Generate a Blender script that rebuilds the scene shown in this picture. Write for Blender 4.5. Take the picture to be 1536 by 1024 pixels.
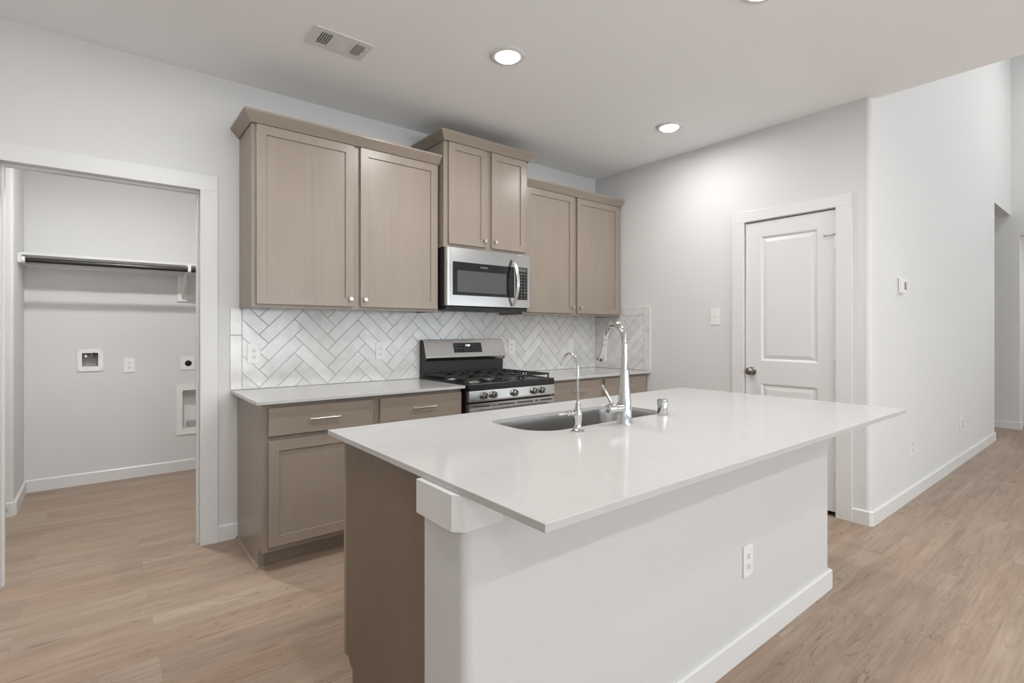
import bpy, bmesh, math, random
from mathutils import Vector, Matrix
random.seed(7)
for o in list(bpy.data.objects): bpy.data.objects.remove(o)
scene = bpy.context.scene
COL = scene.collection
PI = math.pi

# ---------------------------------------------------------------- camera, world, exposure
F_PX, HY, TH = 769.97, 496.46, 0.8940
cam_d = bpy.data.cameras.new('camera'); cam = bpy.data.objects.new('camera', cam_d); COL.objects.link(cam)
cam.location = (-3.8375, -3.4553, 1.244)
cam.rotation_euler = (PI/2, 0, TH - PI/2)
cam_d.sensor_fit = 'HORIZONTAL'; cam_d.sensor_width = 36.0
cam_d.lens = F_PX/1536*36.0
cam_d.shift_x = 0.0
cam_d.shift_y = -(512-HY)/1536
cam_d.clip_start = 0.05
scene.camera = cam

vs = scene.view_settings
vs.view_transform = 'Standard'; vs.look = 'None'; vs.gamma = 1.0; vs.use_curve_mapping = False
vs.exposure = 0.27

SKY_P = 0.6
world = bpy.data.worlds.new('world'); scene.world = world; world.use_nodes = True
bg = world.node_tree.nodes['Background']
bg.inputs[0].default_value = (0.80, 0.90, 1.0, 1); bg.inputs[1].default_value = SKY_P

def area(name, loc, rot, sx, sy, power, color=(1, 1, 1), shape='RECTANGLE', spread=PI):
    l = bpy.data.lights.new(name, 'AREA'); l.shape = shape; l.size = sx
    if shape in ('RECTANGLE', 'ELLIPSE'): l.size_y = sy
    l.energy = power; l.color = color; l.spread = spread
    o = bpy.data.objects.new(name, l); COL.objects.link(o)
    o.location = loc; o.rotation_euler = rot
    return o
# daylight through the windows of the front and left walls (one lamp in each opening, tipped up to lift the ceiling), added sun bounced off the floor behind the camera
WIN_P = 80
LIV_P = 92
LEFT_P = 5
UP_DEG = 60
SUN_P = 1.5
CAN_P = 10
CAN_LIV = 12
LAUN_P = 22
LENS_E = 6
DAY = (0.88, 0.95, 1.0)
UP = math.radians(UP_DEG)
WINS = [(-4.7, -2.7, 0.08, 2.35, WIN_P), (-2.2, -0.2, 0.08, 2.35, WIN_P*1.15), (0.7, 4.9, 0.08, 2.4, LIV_P)]
for (x0, x1, z0, z1, p) in WINS:
    if p: area('window_daylight', ((x0+x1)/2, -8.93, (z0+z1)/2), (PI/2+UP, 0, 0), x1-x0, z1-z0, p, DAY)
if LEFT_P: area('window_daylight', (-5.47, -5.6, 1.5), (0, -PI/2-UP, 0), 1.6, 2.4, LEFT_P, (0.95, 0.97, 1.0))
sun = bpy.data.lights.new('sun', 'SUN'); sun.energy = SUN_P; sun.angle = 0.01; sun.color = (1.0, 0.95, 0.88)
so = bpy.data.objects.new('sun', sun); COL.objects.link(so)
so.rotation_euler = (math.radians(63), 0, math.radians(4))     # from the front, added and kept low for floor bounce onto the ceiling
CAN_COL = (1.0, 0.99, 0.975)

# ---------------------------------------------------------------- materials
def new_mat(name):
    m = bpy.data.materials.new(name); m.use_nodes = True
    return m, m.node_tree.nodes, m.node_tree.links, m.node_tree.nodes['Principled BSDF']
def simple(name, col, rough=0.5, metal=0.0, spec=0.5, bump=0.0, bscale=300, coat=0.0, vary=0.0):
    m, n, l, b = new_mat(name)
    b.inputs['Base Color'].default_value = (*col, 1); b.inputs['Roughness'].default_value = rough
    b.inputs['Metallic'].default_value = metal; b.inputs['Specular IOR Level'].default_value = spec
    b.inputs['Coat Weight'].default_value = coat
    tc = n.new('ShaderNodeTexCoord'); no = n.new('ShaderNodeTexNoise'); no.inputs['Scale'].default_value = bscale
    l.new(tc.outputs['Object'], no.inputs['Vector'])
    if bump:
        bp = n.new('ShaderNodeBump'); bp.inputs['Strength'].default_value = bump; bp.inputs['Distance'].default_value = 0.002
        l.new(no.outputs['Fac'], bp.inputs['Height']); l.new(bp.outputs['Normal'], b.inputs['Normal'])
    if vary:
        mx = n.new('ShaderNodeMix'); mx.data_type = 'RGBA'
        mx.inputs[6].default_value = (*[c*(1-vary) for c in col], 1); mx.inputs[7].default_value = (*[min(1, c*(1+vary)) for c in col], 1)
        n2 = n.new('ShaderNodeTexNoise'); n2.inputs['Scale'].default_value = 6
        l.new(tc.outputs['Object'], n2.inputs['Vector']); l.new(n2.outputs['Fac'], mx.inputs[0]); l.new(mx.outputs[2], b.inputs['Base Color'])
    return m
def emis(name, col, s):
    m, n, l, b = new_mat(name)
    b.inputs['Base Color'].default_value = (*col, 1); b.inputs['Emission Color'].default_value = (*col, 1); b.inputs['Emission Strength'].default_value = s
    return m
def wood(name, c_lo, c_hi, axis='z', rough=0.31):
    m, n, l, b = new_mat(name)
    tc = n.new('ShaderNodeTexCoord'); mp = n.new('ShaderNodeMapping')
    sc = {'z': (38, 38, 1.6), 'x': (1.6, 38, 38), 'y': (38, 1.6, 38)}[axis]
    mp.inputs['Scale'].default_value = sc
    l.new(tc.outputs['Object'], mp.inputs['Vector'])
    a = n.new('ShaderNodeTexNoise'); a.inputs['Scale'].default_value = 1.5; a.inputs['Detail'].default_value = 6
    l.new(mp.outputs['Vector'], a.inputs['Vector'])
    mp2 = n.new('ShaderNodeMapping'); mp2.inputs['Scale'].default_value = tuple(4 if s > 10 else 1.4 for s in sc)
    l.new(tc.outputs['Object'], mp2.inputs['Vector'])
    c = n.new('ShaderNodeTexNoise'); c.inputs['Scale'].default_value = 1.2; c.inputs['Detail'].default_value = 3
    l.new(mp2.outputs['Vector'], c.inputs['Vector'])
    add = n.new('ShaderNodeMath'); add.operation = 'MULTIPLY_ADD'; add.inputs[1].default_value = 0.45
    l.new(a.outputs['Fac'], add.inputs[0])
    mu = n.new('ShaderNodeMath'); mu.operation = 'MULTIPLY'; mu.inputs[1].default_value = 0.55
    l.new(c.outputs['Fac'], mu.inputs[0]); l.new(mu.outputs[0], add.inputs[2])
    r = n.new('ShaderNodeValToRGB'); r.color_ramp.elements[0].position = 0.3; r.color_ramp.elements[1].position = 0.7
    r.color_ramp.elements[0].color = (*c_lo, 1); r.color_ramp.elements[1].color = (*c_hi, 1)
    l.new(add.outputs[0], r.inputs['Fac']); l.new(r.outputs['Color'], b.inputs['Base Color'])
    b.inputs['Roughness'].default_value = rough; b.inputs['Specular IOR Level'].default_value = 0.45
    bp = n.new('ShaderNodeBump'); bp.inputs['Strength'].default_value = 0.04; bp.inputs['Distance'].default_value = 0.001
    l.new(a.outputs['Fac'], bp.inputs['Height']); l.new(bp.outputs['Normal'], b.inputs['Normal'])
    return m
def floor_mat():
    m, n, l, b = new_mat('vinyl_plank')
    tc = n.new('ShaderNodeTexCoord')
    def node(t, **kw):
        x = n.new('ShaderNode'+t)
        for k, v in kw.items():
            if k in ('operation', 'blend_type', 'data_type', 'clamp'): setattr(x, k, v)
            else: x.inputs[k.replace('_', ' ')].default_value = v
        return x
    def math_(op, a, b_=None, c=None):
        x = n.new('ShaderNodeMath'); x.operation = op
        for i, v in enumerate((a, b_, c)):
            if v is None: continue
            if isinstance(v, (int, float)): x.inputs[i].default_value = v
            else: l.new(v, x.inputs[i])
        return x.outputs[0]
    br = n.new('ShaderNodeTexBrick'); br.offset = 0.37; br.offset_frequency = 2
    for k, v in (('Scale', 1.0), ('Brick Width', 1.22), ('Row Height', 0.18), ('Mortar Size', 0.0009), ('Mortar Smooth', 0.3), ('Bias', 0)): br.inputs[k].default_value = v
    br.inputs['Color1'].default_value = (0, 0, 0, 1); br.inputs['Color2'].default_value = (1, 1, 1, 1); br.inputs['Mortar'].default_value = (.5, .5, .5, 1)
    l.new(tc.outputs['Object'], br.inputs['Vector'])
    sep = n.new('ShaderNodeSeparateColor'); l.new(br.outputs['Color'], sep.inputs[0])
    cmb = n.new('ShaderNodeCombineXYZ'); sh = math_('MULTIPLY', sep.outputs[0], 17.3)
    l.new(sh, cmb.inputs[0]); l.new(sh, cmb.inputs[2])
    va = n.new('ShaderNodeVectorMath'); va.operation = 'ADD'; l.new(tc.outputs['Object'], va.inputs[0]); l.new(cmb.outputs[0], va.inputs[1])
    def noise(sc, scale, detail, rough=0.5, dist=0.0):
        mp = n.new('ShaderNodeMapping'); mp.inputs['Scale'].default_value = sc; l.new(va.outputs[0], mp.inputs['Vector'])
        x = node('TexNoise', Scale=scale, Detail=detail, Roughness=rough, Distortion=dist); l.new(mp.outputs[0], x.inputs['Vector']); return x.outputs['Fac']
    fine = noise((2.0, 34, 1), 2.2, 8, 0.65)
    mid = noise((0.9, 9, 1), 2.0, 5, 0.55)
    big = noise((0.8, 3.6, 1), 1.4, 2)
    base_ = math_('MULTIPLY_ADD', fine, 0.40, math_('MULTIPLY_ADD', mid, 0.30, math_('MULTIPLY', big, 0.30)))
    ramp = n.new('ShaderNodeValToRGB'); e = ramp.color_ramp.elements
    e[0].position = 0.32; e[0].color = (0.240, 0.178, 0.132, 1); e[1].position = 0.66; e[1].color = (0.432, 0.346, 0.275, 1)
    l.new(base_, ramp.inputs['Fac'])
    tone = n.new('ShaderNodeValToRGB'); t = tone.color_ramp.elements
    t[0].position = 0; t[0].color = (0.97, 0.955, 0.94, 1); t[1].position = 1; t[1].color = (1.02, 1.01, 1.0, 1)
    x = t.new(0.55); x.color = (1.04, 0.955, 0.915, 1)
    l.new(sep.outputs[0], tone.inputs['Fac'])
    mul = n.new('ShaderNodeMix'); mul.data_type = 'RGBA'; mul.blend_type = 'MULTIPLY'; mul.inputs[0].default_value = 1
    l.new(ramp.outputs['Color'], mul.inputs[6]); l.new(tone.outputs['Color'], mul.inputs[7])
    # cathedral figure: contour lines of a stretched noise, only in patches
    cn = noise((0.85, 7.5, 1), 1.35, 2.0, 0.45, 0.12)
    band = math_('ABSOLUTE', math_('SINE', math_('MULTIPLY', cn, 62.0)))
    line = math_('SUBTRACT', 1.0, math_('MINIMUM', math_('MULTIPLY', band, 3.0), 1.0))
    m1 = n.new('ShaderNodeMapRange'); m1.inputs['From Min'].default_value = 0.46; m1.inputs['From Max'].default_value = 0.54; l.new(cn, m1.inputs['Value'])
    m2 = n.new('ShaderNodeMapRange'); m2.inputs['From Min'].default_value = 0.36; m2.inputs['From Max'].default_value = 0.50; l.new(noise((3.0, 16, 1), 2.6, 4), m2.inputs['Value'])
    lm = math_('MULTIPLY', math_('MULTIPLY', line, m1.outputs[0]), m2.outputs[0])
    # short dark streaks
    st = noise((2.2, 60, 1), 1.7, 3, 0.5); m3 = n.new('ShaderNodeMapRange'); m3.inputs['From Min'].default_value = 0.63; m3.inputs['From Max'].default_value = 0.74; l.new(st, m3.inputs['Value'])
    tot = math_('MINIMUM', math_('MULTIPLY_ADD', lm, 0.62, math_('MULTIPLY', m3.outputs[0], 0.45)), 0.8)
    dk = n.new('ShaderNodeMix'); dk.data_type = 'RGBA'; dk.inputs[7].default_value = (0.150, 0.098, 0.072, 1)
    l.new(tot, dk.inputs[0]); l.new(mul.outputs[2], dk.inputs[6])
    sm = n.new('ShaderNodeMix'); sm.data_type = 'RGBA'; sm.inputs[7].default_value = (0.17, 0.125, 0.09, 1)
    l.new(math_('MULTIPLY', br.outputs['Fac'], 0.4), sm.inputs[0]); l.new(dk.outputs[2], sm.inputs[6]); l.new(sm.outputs[2], b.inputs['Base Color'])
    b.inputs['Roughness'].default_value = 0.5; b.inputs['Specular IOR Level'].default_value = 0.35
    bp = n.new('ShaderNodeBump'); bp.inputs['Strength'].default_value = 0.08; bp.inputs['Distance'].default_value = 0.001
    l.new(fine, bp.inputs['Height']); l.new(bp.outputs['Normal'], b.inputs['Normal'])
    return m
def quartz_mat():
    m, n, l, b = new_mat('white_quartz')
    tc = n.new('ShaderNodeTexCoord')
    no = n.new('ShaderNodeTexNoise'); no.inputs['Scale'].default_value = 3.0; no.inputs['Detail'].default_value = 8; no.inputs['Distortion'].default_value = 1.2
    l.new(tc.outputs['Object'], no.inputs['Vector'])
    r = n.new('ShaderNodeValToRGB'); e = r.color_ramp.elements
    e[0].position = 0.485; e[0].color = (0.515, 0.510, 0.503, 1); e[1].position = 0.515; e[1].color = (0.515, 0.510, 0.503, 1)
    v = e.new(0.5); v.color = (0.497, 0.490, 0.481, 1)
    l.new(no.outputs['Fac'], r.inputs['Fac']); l.new(r.outputs['Color'], b.inputs['Base Color'])
    b.inputs['Roughness'].default_value = 0.12; b.inputs['Specular IOR Level'].default_value = 0.5
    return m
def tile_mat():
    m, n, l, b = new_mat('glazed_tile')
    at = n.new('ShaderNodeAttribute'); at.attribute_name = 'tone'
    tc = n.new('ShaderNodeTexCoord'); no = n.new('ShaderNodeTexNoise'); no.inputs['Scale'].default_value = 14; no.inputs['Detail'].default_value = 4
    l.new(tc.outputs['Object'], no.inputs['Vector'])
    s = n.new('ShaderNodeMath'); s.operation = 'MULTIPLY_ADD'; s.inputs[1].default_value = 0.75
    l.new(no.outputs['Fac'], s.inputs[0])
    h = n.new('ShaderNodeMath'); h.operation = 'MULTIPLY'; h.inputs[1].default_value = 0.25; l.new(at.outputs['Fac'], h.inputs[0]); l.new(h.outputs[0], s.inputs[2])
    r = n.new('ShaderNodeValToRGB'); e = r.color_ramp.elements
    e[0].position = 0.2; e[0].color = (0.61, 0.60, 0.585, 1); e[1].position = 0.8; e[1].color = (0.82, 0.812, 0.80, 1)
    l.new(s.outputs[0], r.inputs['Fac']); l.new(r.outputs['Color'], b.inputs['Base Color'])
    b.inputs['Roughness'].default_value = 0.14
    bp = n.new('ShaderNodeBump'); bp.inputs['Strength'].default_value = 0.35; bp.inputs['Distance'].default_value = 0.002
    n3 = n.new('ShaderNodeTexNoise'); n3.inputs['Scale'].default_value = 22; n3.inputs['Detail'].default_value = 2
    l.new(tc.outputs['Object'], n3.inputs['Vector']); l.new(n3.outputs['Fac'], bp.inputs['Height']); l.new(bp.outputs['Normal'], b.inputs['Normal'])
    return m
def steel_mat(name, col=0.56, rough=0.28, axis='x'):
    m, n, l, b = new_mat(name)
    b.inputs['Metallic'].default_value = 1.0; b.inputs['Base Color'].default_value = (col, col*0.985, col*0.96, 1)
    tc = n.new('ShaderNodeTexCoord'); mp = n.new('ShaderNodeMapping')
    mp.inputs['Scale'].default_value = {'x': (3, 500, 500), 'z': (500, 500, 3), 'y': (500, 3, 500)}[axis]
    no = n.new('ShaderNodeTexNoise'); no.inputs['Scale'].default_value = 1.0; no.inputs['Detail'].default_value = 3
    l.new(tc.outputs['Object'], mp.inputs['Vector']); l.new(mp.outputs[0], no.inputs['Vector'])
    mr = n.new('ShaderNodeMapRange'); mr.inputs['To Min'].default_value = rough*0.98; mr.inputs['To Max'].default_value = rough*1.03
    l.new(no.outputs['Fac'], mr.inputs['Value']); l.new(mr.outputs[0], b.inputs['Roughness'])
    return m

M = {
 'wall': simple('wall_paint', (0.685, 0.680, 0.672), 0.62, spec=0.3, bump=0.05, bscale=160),
 'kneewall': simple('wall_paint_textured_dimmed', (0.625, 0.622, 0.614), 0.6, spec=0.3, bump=0.35, bscale=190),  # same paint as the walls, darkened where the light falls too strong
 'ceil': simple('ceiling_paint', (0.915, 0.925, 0.93), 0.8, spec=0.2, bump=0.05, bscale=120),
 'trim': simple('trim_paint', (0.72, 0.718, 0.712), 0.32, spec=0.45, bump=0.015, bscale=60),
 'plastic': simple('white_plastic', (0.80, 0.795, 0.78), 0.3, bump=0.01),
 'plastic_dark': simple('dark_slot', (0.06, 0.058, 0.055), 0.5, bump=0.01),
 'black': simple('black_enamel', (0.012, 0.012, 0.012), 0.25, bump=0.02),
 'blackside': simple('black_painted_steel', (0.015, 0.014, 0.014), 0.45, bump=0.02),
 'iron': simple('cast_iron', (0.018, 0.018, 0.018), 0.5, bump=0.3, bscale=500),
 'glass_black': simple('black_glass', (0.014, 0.014, 0.015), 0.08, bump=0.0),
 'mwwin': simple('microwave_screen', (0.085, 0.084, 0.082), 0.12, bump=0.0, vary=0.05),
 'chrome': simple('chrome', (0.62, 0.62, 0.615), 0.05, metal=1.0, bump=0.004, bscale=20),
 'bright': simple('polished_steel', (0.80, 0.80, 0.79), 0.22, metal=1.0, bump=0.004),
 'nickel': simple('satin_nickel', (0.62, 0.585, 0.54), 0.28, metal=1.0, bump=0.01),
 'pewter': simple('dark_satin_nickel', (0.34, 0.32, 0.30), 0.25, metal=1.0, bump=0.01),
 'steel': steel_mat('brushed_steel', 0.50, 0.24, 'x'),
 'steel_sink': steel_mat('sink_steel', 0.40, 0.24, 'y'),
 'steel_knob': steel_mat('knob_steel', 0.42, 0.22, 'z'),
 'grout': simple('grout', (0.47, 0.46, 0.445), 0.85, bump=0.1),
 'legend': simple('grey_legend', (0.42, 0.42, 0.42), 0.5, bump=0.0),
 'legend_dim': simple('dim_legend', (0.10, 0.10, 0.105), 0.5, bump=0.0),
 'rod': simple('dark_rod', (0.02, 0.019, 0.018), 0.3, bump=0.01),
 'shadow': simple('duct_shade', (0.03, 0.03, 0.03), 0.7, bump=0.0),
 'lcd': simple('grey_lcd', (0.19, 0.195, 0.18), 0.2, bump=0.0),
 'galv': simple('grey_box_lining', (0.42, 0.41, 0.40), 0.5, bump=0.1),
 'rubber': simple('rubber', (0.55, 0.54, 0.52), 0.6, bump=0.05),
 'floor': floor_mat(), 'quartz': quartz_mat(), 'tile': tile_mat(),
 'lens': emis('lamp_lens', (1.0, 0.97, 0.92), LENS_E),
 'digits': emis('clock_digits', (0.85, 0.95, 1.0), 1.6),
}
W_LO, W_HI = (0.275, 0.228, 0.187), (0.318, 0.267, 0.222)
M['wood'] = wood('cabinet_wood', W_LO, W_HI, 'z')
M['wood_x'] = wood('cabinet_wood_horizontal', W_LO, W_HI, 'x')
M['wood_y'] = wood('cabinet_wood_crosswise', W_LO, W_HI, 'y')
M['wood_shaded'] = wood('cabinet_wood_shaded_end', (0.172, 0.124, 0.088), (0.212, 0.158, 0.116), 'z', 0.45)  # same cabinet wood, darkened for the shade on the island end
M['shoe'] = wood('shoe_moulding_wood', (0.30, 0.22, 0.16), (0.37, 0.285, 0.215), 'x', 0.4)

# ---------------------------------------------------------------- mesh helpers
def world_of(o):
    v = Vector((0, 0, 0))
    while o is not None:
        v = v + Vector(o.location); o = o.parent
    return v
def obj(name, bm, mat, parent=None, bevel=0.0, smooth=False, seg=2):
    if parent is not None:
        bmesh.ops.translate(bm, verts=bm.verts, vec=-world_of(parent))
    bmesh.ops.recalc_face_normals(bm, faces=bm.faces)
    me = bpy.data.meshes.new(name); bm.to_mesh(me); bm.free()
    me.materials.append(M[mat] if isinstance(mat, str) else mat)
    o = bpy.data.objects.new(name, me); COL.objects.link(o)
    if parent is not None: o.parent = parent
    if smooth:
        for p in me.polygons: p.use_smooth = True
        me.set_sharp_from_angle(angle=math.radians(38))
    if bevel:
        md = o.modifiers.new('bevel', 'BEVEL'); md.width = bevel; md.segments = seg; md.limit_method = 'ANGLE'; md.angle_limit = math.radians(40)
        md.harden_normals = False
    return o
def thing(name, label, cat, loc=(0, 0, 0), group=None):
    o = bpy.data.objects.new(name, None); o.empty_display_size = 0.05; COL.objects.link(o); o.location = loc
    o['label'] = label; o['category'] = cat
    if group: o['group'] = group
    return o
def tag(o, label, cat, group=None, kind=None):
    o['label'] = label; o['category'] = cat
    if group: o['group'] = group
    if kind: o['kind'] = kind
    return o
def struct(name, bm, mat, bevel=0.0, smooth=False, parent=None):
    o = obj(name, bm, mat, parent, bevel, smooth)
    if parent is None: o['kind'] = 'structure'
    return o
def box(bm, x0, x1, y0, y1, z0, z1):
    vs_ = [bm.verts.new((x, y, z)) for x in (x0, x1) for y in (y0, y1) for z in (z0, z1)]
    for f in ((0, 1, 3, 2), (4, 6, 7, 5), (0, 4, 5, 1), (2, 3, 7, 6), (0, 2, 6, 4), (1, 5, 7, 3)):
        bm.faces.new([vs_[i] for i in f])
    return bm
def B(*a):
    bm = bmesh.new()
    for b in (a if isinstance(a[0], (tuple, list)) else [a]): box(bm, *b)
    return bm
def prism(bm, pts, to3, h0, h1):
    """extrude polygon pts (2D) between h0 and h1; to3(a,b,h)->xyz"""
    lo = [bm.verts.new(to3(a, b, h0)) for a, b in pts]; hi = [bm.verts.new(to3(a, b, h1)) for a, b in pts]
    n = len(pts)
    bm.faces.new(lo); bm.faces.new(hi[::-1])
    for i in range(n): bm.faces.new((lo[i], lo[(i+1) % n], hi[(i+1) % n], hi[i]))
    return bm
XY = lambda a, b, h: (a, b, h)
XZ = lambda a, b, h: (a, h, b)
YZ = lambda a, b, h: (h, a, b)
def plate(bm, outer, holes, to3, h0, h1):
    """polygon with holes, extruded"""
    loops = [outer]+holes
    tmp = bmesh.new(); es = []
    idx = {}
    for lp in loops:
        v = [tmp.verts.new((a, b, 0)) for a, b in lp]
        for i in range(len(v)): es.append(tmp.edges.new((v[i], v[(i+1) % len(v)])))
    bmesh.ops.triangle_fill(tmp, use_beauty=True, use_dissolve=False, edges=es)
    tmp.verts.index_update()
    lo = [bm.verts.new(to3(v.co.x, v.co.y, h0)) for v in tmp.verts]; hi = [bm.verts.new(to3(v.co.x, v.co.y, h1)) for v in tmp.verts]
    for f in tmp.faces:
        ix = [v.index for v in f.verts]
        bm.faces.new([lo[i] for i in ix]); bm.faces.new([hi[i] for i in ix][::-1])
    k = 0
    for lp in loops:
        n = len(lp)
        for i in range(n):
            a, b_ = k+i, k+(i+1) % n
            bm.faces.new((lo[a], lo[b_], hi[b_], hi[a]))
        k += n
    tmp.free()
    return bm
def rect(a0, a1, b0, b1): return [(a0, b0), (a1, b0), (a1, b1), (a0, b1)]
def rrect(a0, a1, b0, b1, r, n=8):
    rs = r if isinstance(r, (tuple, list)) else (r,)*4
    out = []
    for (ca, cb, r_, s) in ((a1-rs[0], b0+rs[0], rs[0], -PI/2), (a1-rs[1], b1-rs[1], rs[1], 0), (a0+rs[2], b1-rs[2], rs[2], PI/2), (a0+rs[3], b0+rs[3], rs[3], PI)):
        for i in range(n+1):
            t = s+PI/2*i/n; out.append((ca+r_*math.cos(t), cb+r_*math.sin(t)))
    return out
def frame_from(d):
    d = Vector(d).normalized()
    up = Vector((0, 0, 1)) if abs(d.z) < 0.95 else Vector((0, 1, 0))
    a = d.cross(up).normalized(); b = d.cross(a).normalized()
    return a, b
def tube(bm, pts, radii, n=16, caps=True):
    pts = [Vector(p) for p in pts]
    if not isinstance(radii, (list, tuple)): radii = [radii]*len(pts)
    rings = []; a = None
    for i, p in enumerate(pts):
        d = (pts[min(i+1, len(pts)-1)]-pts[max(i-1, 0)]).normalized()
        if a is None: a, b = frame_from(d)
        else:
            a = (a-d*a.dot(d)).normalized(); b = d.cross(a).normalized()
        rings.append([bm.verts.new(p+(a*math.cos(2*PI*k/n)+b*math.sin(2*PI*k/n))*radii[i]) for k in range(n)])
    for r0, r1 in zip(rings, rings[1:]):
        for k in range(n): bm.faces.new((r0[k], r0[(k+1) % n], r1[(k+1) % n], r1[k]))
    if caps: bm.faces.new(rings[0]); bm.faces.new(rings[-1][::-1])
    return bm
def lathe(bm, origin, axis, prof, n=28):
    """prof: list of (dist along axis, radius)"""
    o = Vector(origin); d = Vector(axis).normalized(); a, b = frame_from(d)
    rings = []
    for t, r in prof:
        if r < 1e-6: rings.append([bm.verts.new(o+d*t)])
        else: rings.append([bm.verts.new(o+d*t+(a*math.cos(2*PI*k/n)+b*math.sin(2*PI*k/n))*r) for k in range(n)])
    for r0, r1 in zip(rings, rings[1:]):
        for k in range(n):
            k1 = (k+1) % n
            if len(r0) == 1 and len(r1) > 1: bm.faces.new((r0[0], r1[k1], r1[k]))
            elif len(r1) == 1 and len(r0) > 1: bm.faces.new((r0[k], r0[k1], r1[0]))
            elif len(r0) > 1: bm.faces.new((r0[k], r0[k1], r1[k1], r1[k]))
    if len(rings[0]) > 1: bm.faces.new(rings[0])
    if len(rings[-1]) > 1: bm.faces.new(rings[-1][::-1])
    return bm
def rings4(bm, loops, cap=True):
    """loops: list of lists of 4 3D points"""
    L = [[bm.verts.new(p) for p in lp] for lp in loops]
    for l0, l1 in zip(L, L[1:]):
        n = len(l0)
        for k in range(n): bm.faces.new((l0[k], l0[(k+1) % n], l1[(k+1) % n], l1[k]))
    if cap: bm.faces.new(L[-1])
    return bm
def text(name, s, size, loc, rot, mat, parent, ext=0.0004):
    c = bpy.data.curves.new(name, 'FONT'); c.body = s; c.size = size; c.extrude = ext; c.align_x = 'CENTER'; c.align_y = 'CENTER'
    t = bpy.data.objects.new(name, c); COL.objects.link(t)
    bpy.context.view_layer.update()
    me = bpy.data.meshes.new_from_object(t.evaluated_get(bpy.context.evaluated_depsgraph_get()))
    bpy.data.objects.remove(t); bpy.data.curves.remove(c)
    me.name = name; me.materials.clear(); me.materials.append(M[mat])
    o = bpy.data.objects.new(name, me); COL.objects.link(o)
    o.parent = parent; o.location = Vector(loc)-world_of(parent); o.rotation_euler = rot
    return o
def dup(root, loc, rot=None, label=None, group=None):
    r = root.copy(); COL.objects.link(r); r.location = loc
    if rot is not None: r.rotation_euler = rot
    if label: r['label'] = label
    if group: r['group'] = group
    for ch in list(root.children):
        c = ch.copy(); COL.objects.link(c); c.parent = r
        for g in list(ch.children):
            d = g.copy(); COL.objects.link(d); d.parent = c
    return r

# ---------------------------------------------------------------- the room
CH = 2.743
YH = -2.337       # hall wall face
struct('floor', B(-5.6, 8.2, -9.1, 2.2, -0.1, 0.0), 'floor')
bm = B((-5.6, 0.065, -9.1, -2.25, CH, CH+0.12), (-5.6, 0.13, -2.25, 2.2, CH, CH+0.12))
struct('ceiling', bm, 'ceil')
struct('ceiling_living', B(-0.05, 8.2, -9.1, -2.1, 4.9, 5.0), 'ceil')
struct('wall_soffit', B(-0.055, 0.064, -9.0, -2.25, CH+0.12, 4.9), 'wall')
OX0, OX1, OZ = -4.21, -3.384, 2.062   # laundry opening clear
bm = bmesh.new()
plate(bm, [(-5.6, 0), (OX0-.016, 0), (OX0-.016, OZ+.016), (OX1+.016, OZ+.016), (OX1+.016, 0), (0.0, 0), (0.0, CH), (-5.6, CH)], [], XZ, 0.0, 0.115)
struct('wall_back', bm, 'wall')
DY0, DY1, DZ = -1.512, -2.141, 2.066  # pantry door opening clear (inside jambs)
bm = bmesh.new()
plate(bm, [(0.115, 0), (DY0+.014, 0), (DY0+.014, DZ+.014), (DY1-.014, DZ+.014), (DY1-.014, 0), (-2.30, 0), (-2.30, CH), (0.115, CH)], [], YZ, 0.0, 0.115)
struct('wall_right', bm, 'wall')
arc = [(0.03-0.03*math.cos(t), YH+0.03-0.03*math.sin(t)) for t in [PI/2*i/8 for i in range(9)]]
bm = bmesh.new(); prism(bm, [(0.004, -2.3005), (0.0, -2.3005)]+arc+[(4.12, YH), (4.12, YH+.12), (0.004, YH+.12)], XY, 0, CH)
box(bm, 0.03, 4.12, YH, YH+.12, CH, 4.9)
box(bm, 4.12, 5.2, YH, YH+.12, 2.713, 4.9)
struct('wall_hall', bm, 'wall', smooth=True)
# far side of the living room
bm = bmesh.new()
plate(bm, [(0.1, 0), (-2.42, 0), (-2.42, 2.45), (-3.7, 2.45), (-3.7, 0), (-9.0, 0), (-9.0, 4.9), (0.1, 4.9)], [], YZ, 5.2, 5.34)
struct('wall_far', bm, 'wall')
struct('wall_beyond', B(7.4, 7.5, -5.2, -1.9, 0, 2.743), 'wall')
struct('wall_beyond_left', B(5.34, 7.4, -2.40, -2.28, 0, 2.743), 'wall')
struct('wall_beyond_right', B(5.34, 7.4, -5.2, -5.08, 0, 2.743), 'wall')
struct('ceiling_beyond', B(5.34, 7.5, -5.2, -1.9, 2.743, 2.8), 'ceil')
struct('wall_corridor', B((4.0, 4.12, YH+.12, 0.1, 0, 2.713), (4.0, 5.2, 0.0, 0.1, 0, 2.713)), 'wall')
struct('ceiling_corridor', B(4.0, 5.2, YH+.12, 0.1, 2.713, 2.78), 'ceil')
struct('wall_pantry', B((0.115, 1.3, -1.2, -1.1, 0, CH), (1.3, 1.4, YH+.12, -1.1, 0, CH)), 'wall')
struct('ceiling_pantry', B(0.13, 1.4, YH+.12, -1.1, CH, CH+.05), 'ceil')
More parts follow.
